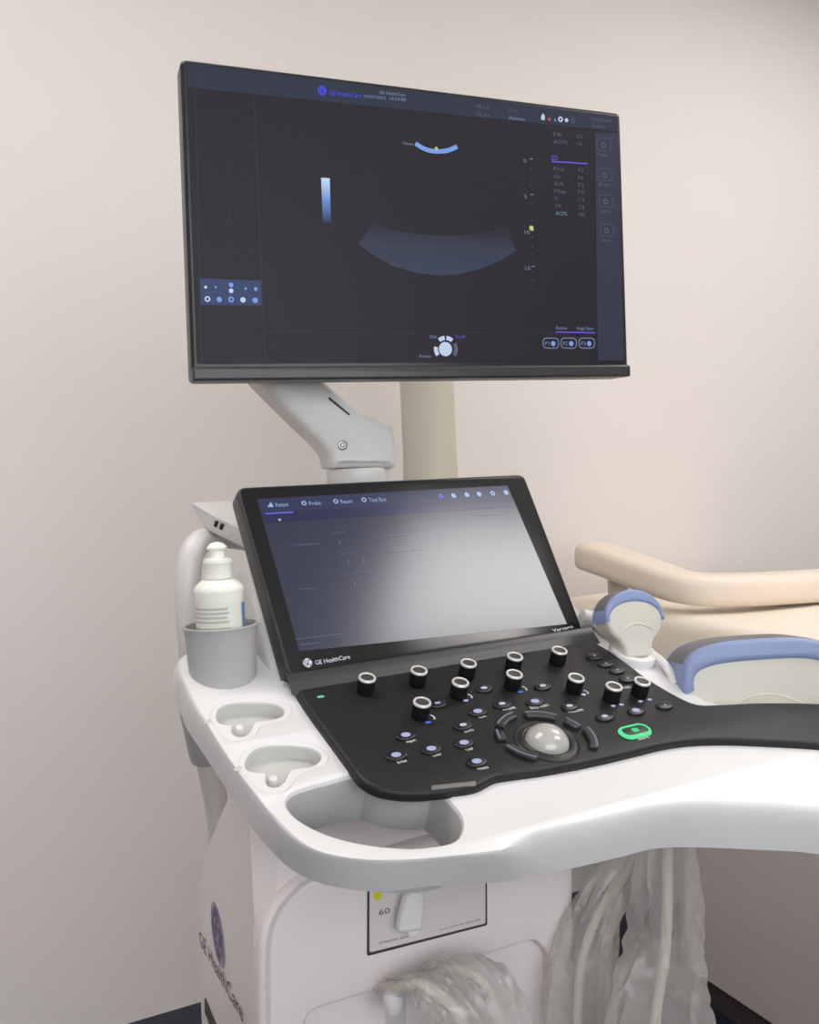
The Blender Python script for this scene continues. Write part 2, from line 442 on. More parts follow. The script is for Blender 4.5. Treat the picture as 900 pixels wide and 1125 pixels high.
disc('screen_icon', FM, 616, 131, 2.6, .0014, G_WHT, mon, ri=.45); disc('screen_icon', FM, 622.5, 132, 1.9, .0014, G_WHT, mon)
disc('screen_icon', FM, 629.5, 132.5, 2.3, .0014, G_DIM, mon, ri=.7)
mtext('Sort/Exam', 650.5, 132.5, 671, 134.5, 3.6, G_DIM); mtext('Abdomen', 651, 139.5, 666, 141, 3.2, G_DIM)
for i, (a, b2, y) in enumerate((('FR', '32', 149.5), ('AO%', '100', 157.5))):
    mtext(a, 608, y, 608+5*len(a)+(3 if i else 0)*.3, y+.8, 4, G_DIM); mtext(b2, 633.5, y+2, 640, y+2.6, 4, G_DIM)
mtext('2D', 605.5, 175.5, 613, 176.2, 5, G_VIO); mline((605.5, 177.8), (645, 180.3), 1.6, G_VIO)
rows = (('Frq', '4.0'), ('Gn', '56'), ('S/A', '3/2'), ('Map', 'F/0'), ('D', '17.0'), ('DR', '72'), ('AO%', '100'))
for i, (a, b2) in enumerate(rows):
    y = 187.3+8.15*i
    mtext(a, 608.5+.35*i, y, 609+.35*i+(12 if i == 6 else 4*len(a)-2+(2 if i == 3 else 0)), y+.6, 4.2, G_PALE if i == 6 else G_DIM); mtext(b2, 634.5+.25*i, y+1.2, 641+.25*i, y+1.7, 4.2, G_DIM)
for i, y in enumerate((160, 193, 222, 254)):
    x = 663+1.1*i
    b = bmesh.new(); q = rquad([FM.px(x-8, y-8.3), FM.px(x+7.5, y-7.6), FM.px(x+7.8, y+6.5), FM.px(x-7.7, y+6.2)], .004)
    bridge(b, ring(b, q, .0014), ring(b, offset(q, -.0009), .0014)); obj('screen_button', b, glow('screen_button_rim', (72, 78, 104)), mon, FM.mat())
    disc('screen_icon', FM, x+.3, y-.5, 2.6, .0014, G_DIM, mon, ri=.6)
    mtext(('Clear', 'Fit', 'Body Pattern', 'Home')[i], x-5.5, y+11.5, x+5.5, y+12, 3.4, G_DIM)
# ultrasound picture: grey bar, transducer face, fan, depth scale
gb = bpy.data.materials.new('screen_grey_bar'); gb.use_nodes = True
nt = gb.node_tree; bs = nt.nodes['Principled BSDF']; bs.inputs['Base Color'].default_value = (.003, .003, .003, 1); bs.inputs['Roughness'].default_value = .42; bs.inputs['Specular IOR Level'].default_value = .16
tc = nt.nodes.new('ShaderNodeTexCoord'); sp = nt.nodes.new('ShaderNodeSeparateXYZ'); cr = nt.nodes.new('ShaderNodeValToRGB')
nt.links.new(tc.outputs['Generated'], sp.inputs[0]); nt.links.new(sp.outputs['Y'], cr.inputs[0]); nt.links.new(cr.outputs[0], bs.inputs['Emission Color']); bs.inputs['Emission Strength'].default_value = 1
cr.color_ramp.elements[0].color = (*hexlin((30, 32, 44)), 1); cr.color_ramp.elements[1].color = (*hexlin((196, 220, 246)), 1)
el_ = cr.color_ramp.elements.new(.5); el_.color = (*hexlin((96, 136, 204)), 1)
mpoly('screen_grey_bar', [(352.6, 195.6), (362, 196.2), (363.5, 246), (354.5, 246)], gb)
def ramp_glow(name, stops):
    m = gb.copy(); m.name = name; r_ = [n_ for n_ in m.node_tree.nodes if n_.type == 'VALTORGB'][0].color_ramp
    while len(r_.elements) > 1: r_.elements.remove(r_.elements[-1])
    r_.elements[0].position = stops[0][0]; r_.elements[0].color = (*hexlin(stops[0][1]), 1)
    for p_, c_ in stops[1:]:
        e_ = r_.elements.new(p_); e_.color = (*hexlin(c_), 1)
    return m
fanm = ramp_glow('screen_fan_fade', [(0, (54, 62, 84)), (.5, (52, 58, 76)), (.92, (40, 38, 45))])
arc = [(456, 158), (462, 162), (470, 165.5), (479, 166.8), (489, 166.3), (496, 164.2), (501.8, 161.4)]
obj('transducer_arc', band(smooth(FM.pxs(arc), 3, False), .0047, .0014), G_SKY, mon, FM.mat())
mtext('10mm', 443, 159, 454, 160, 3.6, G_PALE); disc('screen_icon', FM, 479.5, 163, 1.6, .0018, G_YEL, mon)
fan = [(412, 244), (430, 252), (455, 257), (485, 259), (515, 258), (540, 254), (557, 248), (560, 262), (567, 276), (550, 286), (530, 295), (505, 301.5), (483, 303), (455, 300), (430, 292), (410, 281), (393, 268)]
obj('ultrasound_fan', flat(FM.pxs(fan), .0012), fanm, mon, FM.mat())
for i, (y, s) in enumerate(((176, '0'), (215.2, '5'), (254.5, '10'), (294, '15'))):
    mtext(s, 575.5+.6*i, y+2.5, 575.5+.6*i+(3 if len(s) == 1 else 5.5), y+2.6, 4, G_PALE); mline((581.5+.7*i, y-1), (585+.7*i, y-1), 1.1, G_PALE)
for k in range(17):
    if k % 4: disc('screen_tick', FM, 583.2+.16*k, 176+9.8*k*.82*1.2*.999-.2*k, .6, .0014, G_DIM, mon, 8)
disc('screen_icon', FM, 584, 250.5, 2.4, .0018, G_YEL, mon, 10)
mpoly('screen_button_box', [(218.5, 306), (286.5, 308.5), (287.5, 336), (220.5, 335)], G_BOX)
for i, (x, y, r) in enumerate(((226, 315.5, 1.7), (237, 315.5, 1.2), (254, 313, 2.6), (254, 319.5, 2.6), (270, 317, 1.4), (281, 317.5, 2), (228, 328.5, 3.2), (241, 329, 2.9), (254, 329, 3.2), (267, 329.5, 3), (280.5, 330, 3))):
    disc('screen_icon', FM, x, y, r, .0014, G_SKY if i % 3 else G_WHT, mon, 12, ri=.5 if i in (8, 6) else None)
disc('screen_trackball_icon', FM, 489.5, 383.5, 7.2, .0014, G_WHT, mon, 24)
c = FM.px(489.5, 383.5)
for k, (a0, a1) in enumerate(((95, 130), (50, 85), (170, 215), (-35, 30))):
    P = [c+Vector((math.cos(math.radians(a0+(a1-a0)*j/6)), math.sin(math.radians(a0+(a1-a0)*j/6))))*.0118 for j in range(7)]
    obj('screen_trackball_segment', band(P, .0045, .0014), G_DIM if k == 3 else G_WHT, mon, FM.mat())
mtext('Size', 472, 371.5, 480, 371.5, 3.6, G_PALE); mtext('Scroll', 500.5, 371.5, 511, 371.5, 3.6, G_VIO); mtext('Pointer', 461, 393, 474, 393, 3.6, G_PALE)
mtext('Active', 610.5, 362, 623, 362.3, 4, G_PALE); mtext('Image Store', 634, 362.3, 652, 362.8, 4, G_PALE); mline((610, 365), (653.5, 365.8), 1.5, G_VIO)
for i, x in enumerate((604.5, 624.2, 644)):
    b = bmesh.new(); q = rquad([FM.px(x-9, 371), FM.px(x+9, 371.3), FM.px(x+9, 383.3), FM.px(x-9, 383)], .0055)
    bridge(b, ring(b, q, .0014), ring(b, offset(q, -.0010), .0014)); obj('screen_button', b, G_PALE, mon, FM.mat())
    mtext('P%d' % (i+1), x-5.5, 379.3, x-.5, 379.3, 4, G_PALE); disc('screen_icon', FM, x+3.5, 377.5, 2.5, .0014, G_SKY, mon, 8)
# chin strip under the screen and rear housing
CHQ = FM.pxs([(211, 403.5), (690.5, 401), (691, 414), (211, 419)])
obj('chin', slab(rquad(CHQ, .003), .005, -.012, .0025), DGREY, mon, FM.mat())
obj('rear_housing', slab(rrect(.34, .19, .04), -.030, -.052, .012), BEZEL, mon, FM.mat())

# ---- arm behind the monitor
FA = yawframe(W(393, 500, 1.02), 16)
AO = FA.pxs([(236, 352), (262, 344), (300, 362), (352, 425), (392, 457), (404, 460), (424, 469), (427.5, 490), (428.5, 515), (358.5, 515), (357, 502), (345, 487), (315, 459), (277, 421), (244, 384)])
arm = obj('monitor_arm', slab(rquad(AO, [.02, .02, .02, .05, .012, .004, .006, .02, .003, .003, .012, .03, .05, .05, .02]), .035, -.035, .008), LGREY, mach, FA.mat())
cc = FA.px(394, 521, .0)
obj('collar', lathe([(.0, -.012), (.036, -.012), (.037, -.009), (.037, .004), (.036, .0065), (0, .0065)]), LGREY, arm, Matrix.Translation(FA.O+FA.u*cc.x+FA.v*cc.y))
s = FA.px(376.5, 489, .036)
b = lathe([(0.0055, 0), (.0055, .0012), (.0042, .0016), (.0040, .0002), (.0028, .0002), (.0016, .0010), (0, .0010)], 16)
obj('screw', b, mat('steel', (150, 148, 145), .3, .8), arm, FA.mat(s.x, s.y, .035))
q = FA.pxs([(362, 436), (385, 455), (383.5, 456.5), (360.5, 438)], .0357); obj('cover_seam', slab(q, .036, .0345), GROOVE, arm, FA.mat())
obj('cover_clip', slab(rquad(FA.pxs([(386, 453), (394, 453), (399, 457.5), (395, 460)], .03), .002), .030, .012, .001), LGREY, arm, FA.mat())
P0 = W(258, 365, 1.02); P1 = FM.O-FM.n*.052
obj('swivel_link', tube([P0, P0*.6+P1*.4+Vector((0, .04, .0)), P1], .024, 14), LGREY, arm)

# ---- touchscreen
TQ = FT.pxs([(259, 535), (576, 520.5), (643, 697), (318, 745)])
tsc = obj('touchscreen', slab(rquad(TQ, [.010, .010, .010, .010]), 0, -.022, .003), DGREY, mach, FT.mat())
GQ = offset(rquad(TQ, .008), -.0028)
obj('glass', slab(GQ, .0008, -.001, .0003), GLASS, tsc, FT.mat())
def tpoly(name, pts, m, h=.0011, r=0):
    q = FT.pxs(pts); return obj(name, flat(rquad(q, r) if r else q, h), m, tsc, FT.mat())
def tglow(name, rgb):
    m = mat(name, (10, 10, 12), .19, emit=rgb, var=0, spec=.6); return m
T_BG = tglow('touch_bg', (40, 44, 66)); T_HEAD = tglow('touch_header', (34, 42, 78)); T_NAVY = tglow('touch_navy', (24, 28, 72))
T_TX = tglow('touch_text', (150, 176, 220)); T_DIM = tglow('touch_dim', (84, 92, 124)); T_LINE = tglow('touch_line', (90, 96, 210))
tpoly('display', [(282, 549), (557, 534), (622.5, 686), (328.5, 716)], T_BG, .0010)
tpoly('display_header', [(282, 549), (557, 534), (563, 548), (287, 564.5)], T_HEAD, .0012)
tpoly('display_tab_row', [(287, 564.5), (563, 548), (567, 557), (291, 575)], T_NAVY, .0012)
def ttext(s, x0, y0, x1, y1, hp, m): return text('display_text', s, FT, (x0, y0), (x1, y1), hp, .0014, m, tsc)
for s_, xi, xa, xb, y in (('Patient', 297, 303.5, 317.5, 557), ('Probe', 334, 340.5, 353, 555.3), ('Report', 369, 375, 388, 553.3), ('Tool Box', 400, 406, 425, 551.5)):
    ttext(s_, xa, y, xb, y-.9, 4.6, T_TX)
    if xi == 297: tpoly('display_icon', [(293.5, 558), (300.5, 557.6), (298.5, 554.5), (297, 552), (295.5, 554.8)], T_TX, .0014)
    else: disc('display_icon', FT, xi, y-2.5, 2.8, .0014, T_TX, tsc, 12, ri=.5)
obj('display_line', band(FT.pxs([(291, 565.3), (322, 563.5)]), .0016, .0014), T_LINE, tsc, FT.mat())
disc('display_icon', FT, 307.3, 571, 1.6, .0014, T_TX, tsc, 10)
for x, y in ((484.5, 545), (498.5, 544.5), (513, 543.5), (526.5, 542.8), (541.5, 542), (556, 541)):
    disc('display_icon', FT, x, y, 2.6, .0014, T_TX if x > 490 else T_LINE, tsc, 10, ri=.4 if x in (484.5, 541.5) else None)
ttext('Abdomen', 366, 587, 379, 586, 3, T_DIM); ttext('Vascular', 372, 609.8, 392, 608.5, 3, T_DIM); ttext('Small Parts', 379, 632.5, 408, 630, 3.4, T_DIM)
for x, y in ((372.5, 597), (382, 618.5), (399, 617), (389, 642)): tpoly('display_icon', [(x-.6, y-2.5), (x+.6, y-2.5), (x+.8, y+2.5), (x-.4, y+2.5)], T_DIM, .0014)
for a, bq in (((521, 567), (552, 565)), ((324, 703), (375, 697)), ((320, 600), (350, 598)), ((328, 648), (345, 647)), ((420, 590), (450, 588)), ((425, 607), (465, 604)), ((330, 709), (350, 707))):
    obj('display_line', band(FT.pxs([a, bq]), .0008, .0014), T_DIM, tsc, FT.mat())
LOGO = mat('printed_white', (214, 210, 222), .5, var=0)
emblem(FT, 338, 728.3, 6, .0016, GLASS, LOGO, tsc)
text('printed_logo', 'GE HealthCare', FT, (347, 730.5), (385, 723.5), 5, .0016, LOGO, tsc)
text('printed_logo', 'Versana', FT, (608, 694.5), (630, 689.5), 3.6, .0016, LOGO, tsc)

# white riser behind the touchscreen, deck with usb ports
RQ = FT.pxs([(266, 606), (560, 575), (650, 690), (655, 716), (330, 800), (296, 742)], -.03)
riser = obj('screen_riser', slab(rquad(RQ, .02), -.024, -.075, .010), LGREY, mach, FT.mat())
dt = [W(209, 551.5, .925), W(330, 546, 1.05), W(470, 548, 1.05), W(470, 640, .90), W(330, 625, .858), W(268, 582, .856), W(238, 567.5, .888)]
dl = [W(215, 564, .93), W(330, 575, 1.06), W(470, 580, 1.06), W(470, 670, .905), W(335, 655, .862), W(284, 612, .852), W(227, 583, .897)]
b = bevel_all(prism(dt, dl), .0035)
deck = obj('rear_deck', b, LGREY, mach)
_u = (W(268, 582, .856)-W(238, 567.5, .888)).normalized(); _v = W(238, 567.5, .888)-W(227, 583, .897); _v = _v-_u*_v.dot(_u)
fd = Frame(W(238, 567.5, .888)*.5+W(227, 583, .897)*.25+W(268, 582, .856)*.25, _u, _v)
for x, y in ((238, 575.6), (244, 578.6)):
    o_ = fd.px(x, y)
    bq = box(-.0018, .0018, -.0030, .0030, -.006, .0016); obj('usb_port', bq, BLACKP, deck, fd.mat(o_.x, o_.y, 0))

# ---- control panel (black) on the console shell
pout = [(320, 754), (335, 780), (364, 820), (386, 850), (397, 863), (418, 873), (452, 877), (491, 874), (522, 869.5), (540, 860.5), (553, 857), (597, 851), (650, 841), (701, 829), (728, 822.5), (760, 818), (800, 817), (850, 819), (900, 822), (960, 828),
        (975, 800), (960, 781), (900, 777), (840, 776), (790, 778), (765, 778), (743, 769), (711, 750), (690, 734), (669, 719), (656, 711), (650, 700), (640, 697.5), (600, 703.5), (560, 710), (480, 722.5), (400, 735), (345, 744), (326, 748)]
PO = smooth(FC.pxs(pout, -.005), 3)
pan = obj('control_panel', slab(PO, 0, -.010, .0035), BLACK, mach, FC.mat())
# the raised strip joining the panel to the screen
hq = [FC.px(318, 746, .006), FC.px(648, 696, .006), FC.px(655, 708, .0), FC.px(322, 762, 0)]
b = bmesh.new()
prof = [(.012, -.004), (.006, .007), (.000, .008), (-.006, .0035), (-.012, .0008), (-.016, -.002)]
prev = None
for yy, hh in prof:
    rg = [b.verts.new((x, yy, hh)) for x in (-.166, .171)]
    if prev: b.faces.new((prev[0], prev[1], rg[1], rg[0]))
    prev = rg
obj('hinge_strip', b, DGREY, pan, FC.mat(), 60)
# knobs
KR = .0074
kb = lathe([(KR*1.0, -.001), (KR*1.03, .0), (KR*1.03, .0125), (KR*.98, .0138), (0, .0138)], 24); finish(kb)
kme = bpy.data.meshes.new('knob'); kb.to_mesh(kme); kb.free(); kme.materials.append(KNOB)
for f_ in kme.polygons: pass
rb = lathe([(KR*1.02, .0128), (KR*1.04, .0140), (KR*.98, .0149), (KR*.82, .0149), (KR*.76, .0141), (KR*.76, .0135)], 24); finish(rb)
rme = bpy.data.meshes.new('knob_ring'); rb.to_mesh(rme); rb.free(); rme.materials.append(CHROME)
tb = lathe([(KR*.78, .0137), (KR*.74, .0143), (KR*.3, .0139), (0, .0138)], 20); finish(tb)
tme = bpy.data.meshes.new('knob_top'); tb.to_mesh(tme); tb.free(); tme.materials.append(KTOP)
KN = [(403.6, 744), (460.6, 736), (515, 728), (506, 749), (464, 771), (566, 720.7), (565.5, 740), (615, 714), (633.5, 744), (675, 753.5), (706, 748)]
for x, y in KN:
    p = FC.px(x, y, .0145); M = FC.mat(p.x, p.y, 0)
    share('knob', kme, pan, M); share('knob_ring', rme, pan, M); share('knob_top', tme, pan, M)
# small oval buttons with a lit sign, and a printed word
bb = slab(ell(.0090, .0058, 20), .0024, -.001, .0012); finish(bb)
bme = bpy.data.meshes.new('button'); bb.to_mesh(bme); bb.free(); bme.materials.append(mat('button_black', (28, 28, 32), .3, var=.03))
IC = glow('button_sign', (176, 180, 222)); IW = glow('button_sign_white', (196, 200, 216)); IB = glow('button_sign_blue', (70, 110, 210))
PW = mat('printed_grey', (232, 230, 226), .5, var=0)
def sign(x, y, w, hgt, m, h=.0026, sq=False):
    p = FC.px(x, y, h); q = rrect(w, hgt, min(w, hgt)*.3) if sq else ell(w/2, hgt/2, 12)
    obj('button_sign', flat(q, 0), m, pan, FC.mat(p.x, p.y, h))
BT = [(446, 807, 1), (435.4, 829, 1), (474, 822, 1), (510, 815.4, 1), (524, 836, 1), (509, 796, 2), (525, 781, 1), (481, 772, 0), (532, 755.5, 2), (596.7, 753, 2), (552, 772.7, 2), (588, 770, 1), (626, 775, 2), (664.7, 786.5, 2), (699, 780, 1), (730.5, 774, 3), (653, 720, 3), (665.5, 728, 3), (678, 735.3, 3), (689.5, 744.7, 3)]
for x, y, kind in BT:
    p = FC.px(x, y+1.5, .001); o = share('button', bme, pan, FC.mat(p.x, p.y, 0))
    if kind == 1: sign(x, y, .0084, .0060, IC)
    elif kind == 2: sign(x, y, .0068, .0040, IW)
    elif kind == 3: sign(x+.5, y+.2, .0022, .0020, IW)
    else: sign(x, y, .0050, .0026, IC, sq=True)
WORDS = [('Report', 447.5, 816.3, 458, 814), ('B-Flow', 438, 839.2, 448, 836.6), ('Color', 476, 831.6, 486, 829.4), ('Clear', 513, 824.8, 521, 823), ('Freeze', 526.5, 846.3, 537.5, 843.8), ('Zoom', 511, 804.8, 521, 802.6), ('Left', 527, 789, 535, 787.3),
         ('Ellipse', 553.5, 780.4, 567, 778.2), ('Body Pattern', 584.5, 779.2, 604, 775.5), ('Measure', 626, 783.4, 641.5, 780.6), ('Store', 702, 813.3, 714, 810.5), ('Print', 685, 757.3, 694, 755.3)]
for s_, x0, y0, x1, y1 in WORDS: text('printed_word', s_, FC, (x0, y0), (x1, y1), 3.8, .0004, PW, pan)
for x, y, m in ((470.5, 793.5, IB), (512, 769.5, IC), (572, 760, IB), (674, 775.5, IC), (683, 774, IC), (704, 770.5, IC), (714, 768.5, IC), (641.5, 763, IW)): sign(x, y, .0060 if m is IB else .0050, .0034, m, .0006)
for x, y in ((476.5, 787.5), (517.5, 764.5), (577.5, 756), (645, 760)):
    c = FC.px(x, y, .0006); P = [c+Vector((math.cos(a), math.sin(a)))*.0042-Vector((.004, 0)) for a in [-.9+.3*k for k in range(7)]]
    obj('printed_arc', band(P, .0016, .0006), IW, pan, FC.mat())
sign(352.5, 765.3, .0068, .0036, glow('status_green', (120, 205, 180)), .0006)
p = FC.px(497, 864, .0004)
obj('front_bar', slab(rquad(FC.pxs([(474, 863.2), (523, 858.2), (523, 862.2), (474, 867.4)], .0002), .001), .0006, -.001, .0003), mat('bar_grey', (120, 116, 112), .35, var=.05), pan, FC.mat())  # thin raised grey bar along the panel's front edge
# power button: green ring
p = FC.px(698, 802.5, .002)
M = FC.mat(p.x, p.y, 0)
obj('power_button', slab(rrect(.0290, .0135, .0066, k=6), .0022, -.001, .0012), mat('power_black', (34, 40, 38), .35, var=.02), pan, M)
GRN = glow('ring_green', (96, 232, 158))
b = bmesh.new(); q = rrect(.0325, .0170, .0083, k=8); q2 = offset(ccw(q), -.0028)
A = ring(b, q, .0005); B = ring(b, offset(ccw(q), -.0006), .0022); Cc = ring(b, q2, .0028); D = ring(b, offset(ccw(q2), -.0004), .0012)
bridge(b, A, B); bridge(b, B, Cc); bridge(b, Cc, D); obj('power_ring', b, GRN, pan, M)
obj('power_sign', flat(rrect(.0066, .0052, .001), .0026), glow('sign_green', (70, 220, 140)), pan, M)
# trackball, its collar and the curved keys round it
p = FC.px(601, 815, 0); TB = p
M = FC.mat(p.x, p.y, 0)
R_ = .0185
obj('trackball', lathe([(R_*math.cos(a), R_*math.sin(a)*.80-.0012) for a in [math.pi/2*k/9 for k in range(10)]], 28), mat('trackball_grey', (176, 174, 168), .16, var=.05, vscale=90, spec=.9), pan, M)
obj('trackball_collar', lathe([(.0188, -.0005), (.0192, .0016), (.0205, .0020), (.0225, .0006), (.0250, .0004), (.0262, .0014), (.0275, .0004)], 36), mat('collar_black', (34, 33, 33), .4, var=.03), pan, M)
def locang(x, y):
    q = FC.px(x, y, .002)-TB; return math.atan2(q.y, q.x), q.length
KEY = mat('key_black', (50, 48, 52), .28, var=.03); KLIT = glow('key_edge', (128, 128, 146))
keys = [((546, 797), (563, 784)), ((545, 803), (549, 813)), ((556, 820), (590, 834)), ((576, 784), (612, 787)), ((622, 790), (638, 799)), ((646, 800), (656, 822))]
for e0, e1 in keys:
    a0, r0 = locang(*e0); a1, r1 = locang(*e1)
    if a1-a0 > math.pi: a1 -= 2*math.pi
    if a0-a1 > math.pi: a1 += 2*math.pi
    A = [a0+(a1-a0)*j/8 for j in range(9)]
    rr_ = [r0+(r1-r0)*j/8+.0012 for j in range(9)]
    o_ = [TB+Vector((math.cos(a), math.sin(a)))*r for a, r in zip(A, rr_)]; i_ = [TB+Vector((math.cos(a), math.sin(a)))*(r-.0078) for a, r in zip(A, rr_)]
    obj('curved_key', slab(rquad(o_+i_[::-1], .0008, 2), .0036, -.0005, .0014), KEY, pan, FC.mat())
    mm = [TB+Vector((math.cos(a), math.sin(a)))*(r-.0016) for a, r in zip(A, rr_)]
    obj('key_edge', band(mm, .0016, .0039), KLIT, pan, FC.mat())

# ---- console shell: white tray with handle, pockets and holders
HS = -.007                                                   # its top lies this far under the black panel's
top = [(196, 722), (193, 741), (199, 758), (205, 772), (226, 808), (253, 850), (276, 880), (297, 906), (322, 930), (352, 945), (400, 953), (450, 953), (498, 949), (540, 944), (562, 938), (577, 927), (592, 918.5), (633, 909), (680, 898.5), (722, 889), (770, 884), (820, 885), (880, 888), (960, 893),
       (1010, 870), (1000, 800), (960, 772), (860, 768), (790, 772), (752, 752), (735, 729), (700, 703), (668, 686), (640, 676), (500, 690), (330, 705), (262, 700), (225, 706)]
low = [(193, 742), (191, 762), (199, 782), (205, 800), (226, 832), (252, 872), (274, 905), (296, 932), (320, 955), (354, 971), (402, 979), (448, 979), (498, 972), (542, 970), (565, 967), (582, 963), (600, 959.5), (633, 953), (680, 942), (722, 932), (770, 931), (820, 933), (880, 936), (960, 942),
       (1012, 905), (1004, 830), (964, 800), (862, 800), (792, 800), (756, 782), (738, 760), (702, 735), (670, 716), (642, 706), (500, 720), (330, 735), (262, 730), (225, 736)]
TH_ = -.040
Tp = smooth(FC.pxs(top, HS), 3); Lp = smooth(FC.pxs(low, HS+TH_), 3)
if area2(Tp) < 0: Tp.reverse(); Lp.reverse()
hole = smooth(FC.pxs([(315, 882), (318, 873), (330, 866.5), (360, 858), (392, 850), (430, 852), (468, 858), (488, 873), (505, 892), (508, 906), (503, 919), (488, 926), (450, 930), (405, 926), (369, 918), (342, 907), (324, 895)], HS), 3)
def pk_px(L): return [(200+x/5.294, 770+y/5.294) for x, y in L]
PIN = [[(204, 70), (212, 45), (240, 20), (300, 4), (420, 0), (520, 6), (578, 28), (592, 55), (572, 80), (500, 100), (425, 106), (408, 132), (392, 168), (352, 193), (312, 188), (293, 162), (298, 132), (265, 126), (228, 118), (208, 98)],
       [(372, 350), (384, 318), (412, 286), (455, 262), (540, 250), (660, 253), (760, 268), (805, 303), (796, 340), (742, 370), (645, 382), (614, 412), (594, 455), (552, 486), (506, 480), (490, 448), (496, 410), (455, 402), (405, 396), (376, 378)]]
POUT = [[(162, 100), (168, 62), (200, 18), (260, -14), (400, -24), (540, -18), (620, 10), (640, 52), (610, 100), (520, 128), (455, 145), (432, 190), (375, 226), (300, 228), (245, 200), (190, 140)],
        [(330, 370), (345, 310), (400, 258), (520, 230), (690, 232), (820, 262), (858, 315), (825, 370), (720, 405), (655, 460), (610, 515), (540, 534), (470, 524), (425, 490), (370, 425)]]
pk = [(smooth(FC.pxs(pk_px(a_), HS), 2), smooth(FC.pxs(pk_px(b_), HS), 2)) for a_, b_ in zip(PIN, POUT)]
b = bmesh.new()
bev = .0075; prev = None; rings = []
for j in range(8):
    t = j/7
    A = offset(Tp, -bev); r = []
    for i in range(len(Tp)):
        a3 = Vector((*A[i], HS)); c3 = Vector((*(Tp[i]*.75+Lp[i]*.25), HS)); e3 = Vector((*Lp[i], HS+TH_))
        r.append(b.verts.new(a3*(1-t)**2+c3*2*t*(1-t)+e3*t*t))
    if prev: bridge(b, prev, r)
    else: topring = r
    prev = r
r = ring(b, offset(Lp, -.012), HS+TH_-.0008); bridge(b, prev, r); lowring = r
tl = [topring]; bl = [lowring]
h_ = ccw(hole); prev = None
for d, hh in ((.004, 0), (.0012, -.0012), (0, -.004), (-.002, -.02), (-.001, -.0408)):
    rg = ring(b, offset(h_, d), HS+hh); n0 = len(b.faces)
    if prev:
        bridge(b, prev, rg)
        if hh < -.005: setmi(b, n0, 2)
    else: tl.append(rg)
    prev = rg
bl.append(prev)
floors = []
for pin, pou in pk:
    pin, pou = ccw(pin), ccw(pou); prev = None
    for d, hh in ((.0012, 0), (.0004, -.0004), (-.0008, -.0020)):
        rg = ring(b, offset(pou, d), HS+hh)
        if prev: bridge(b, prev, rg)
        else: tl.append(rg)
        prev = rg
    step = prev; prev = None
    for d, hh in ((.0010, -.0020), (.0003, -.0026), (0, -.0040), (-.0006, -.0135)):
        rg = ring(b, offset(pin, d), HS+hh); n0 = len(b.faces)
        if prev:
            bridge(b, prev, rg); setmi(b, n0, 1)
        else: fill(b, [step, rg])
        prev = rg
    n0 = len(b.faces); fill(b, [prev]); setmi(b, n0, 1)
fill(b, tl); fill(b, bl)
shell = obj('console_shell', b, [WHITE, POCK, MGREY], mach, FC.mat(), 40)
for x0, y0 in ((263, 802), (300, 858.5)):
    c = FC.px(x0, y0, HS-.008)
    obj('holder_nub', lathe([(.0042, -.0060), (.0040, .0010), (.0030, .0030), (0, .0038)], 16), WHITE, shell, FC.mat(c.x, c.y, HS-.008))
for (xa, ya), (xb, yb) in (((224.5, 795), (232, 791)), ((258, 846.5), (265, 842.5))):
    A, B = FC.px(xa, ya, HS), FC.px(xb, yb, HS)
    obj('cable_slit', band([A, B], .0034, HS+.0003), POCK, shell, FC.mat())
# grey skirt under the panel, seen through the handle
sk = FC.pxs([(392, 856), (402, 868), (420, 876), (452, 881), (480, 878.5), (492, 874), (470, 830), (420, 830)], -.02)
obj('panel_skirt', slab(smooth(sk, 3), -.008, -.046, 0), MGREY, mach, FC.mat())
# cup for the gel bottle
C0 = FC.px(245, 737, HS); cupO = FC.O+FC.u*C0.x+FC.v*C0.y+FC.n*HS
CR = .0305
cupM = Matrix.Translation(cupO)
ch = .041
cup = obj('bottle_cup', lathe([(0, -.012), (CR*.93, -.012), (CR*.94, .0), (CR*1.0, ch*.7), (CR*1.03, ch-.004), (CR*1.07, ch-.001), (CR*1.06, ch), (CR*.99, ch), (CR*.97, ch-.003), (CR*.90, .004), (0, .004)], 40), MGREY, mach, cupM)

# silver side rail with its clamp
rail = [W(310, 602, 1.02), W(268, 592, .97), W(234, 590, .92), W(213, 604, .89), W(206.5, 640, .88), W(209, 700, .88), W(216, 770, .89), W(230, 840, .92), W(240, 900, .95), W(246, 980, .98)]
rl = obj('side_rail', tube(rail, lambda t: .0126, 18), TUBE, mach)
b = tube([W(219, 778, .893), W(224, 806, .903), W(228, 830, .915)], lambda t: .0200-.002*t, 18)
obj('rail_clamp', b, MGREY, rl)
obj('clamp_socket', lathe([(.0028, 0), (.0028, .001), (0, .001)], 12), BLACKP, rl, Frame(W(217, 806, .883), Vector((1, 0, 0)), ZU).mat())

# ---- body of the cart
zt = glocal(W(450, 905, .82), FB).y+.055
zb = -FB.O.z+.12
zr = H-FB.O.z
sp_ = rquad([Vector(v) for v in ((0, zb), (0, zt), (.085, zt), (.178, zr-.336), (.262, zr-.40), (.305, zr-.46), (.34, zr-.62), (.34, zb))], [.02, .03, .03, .03, .02, .03, .04, .03], 4)
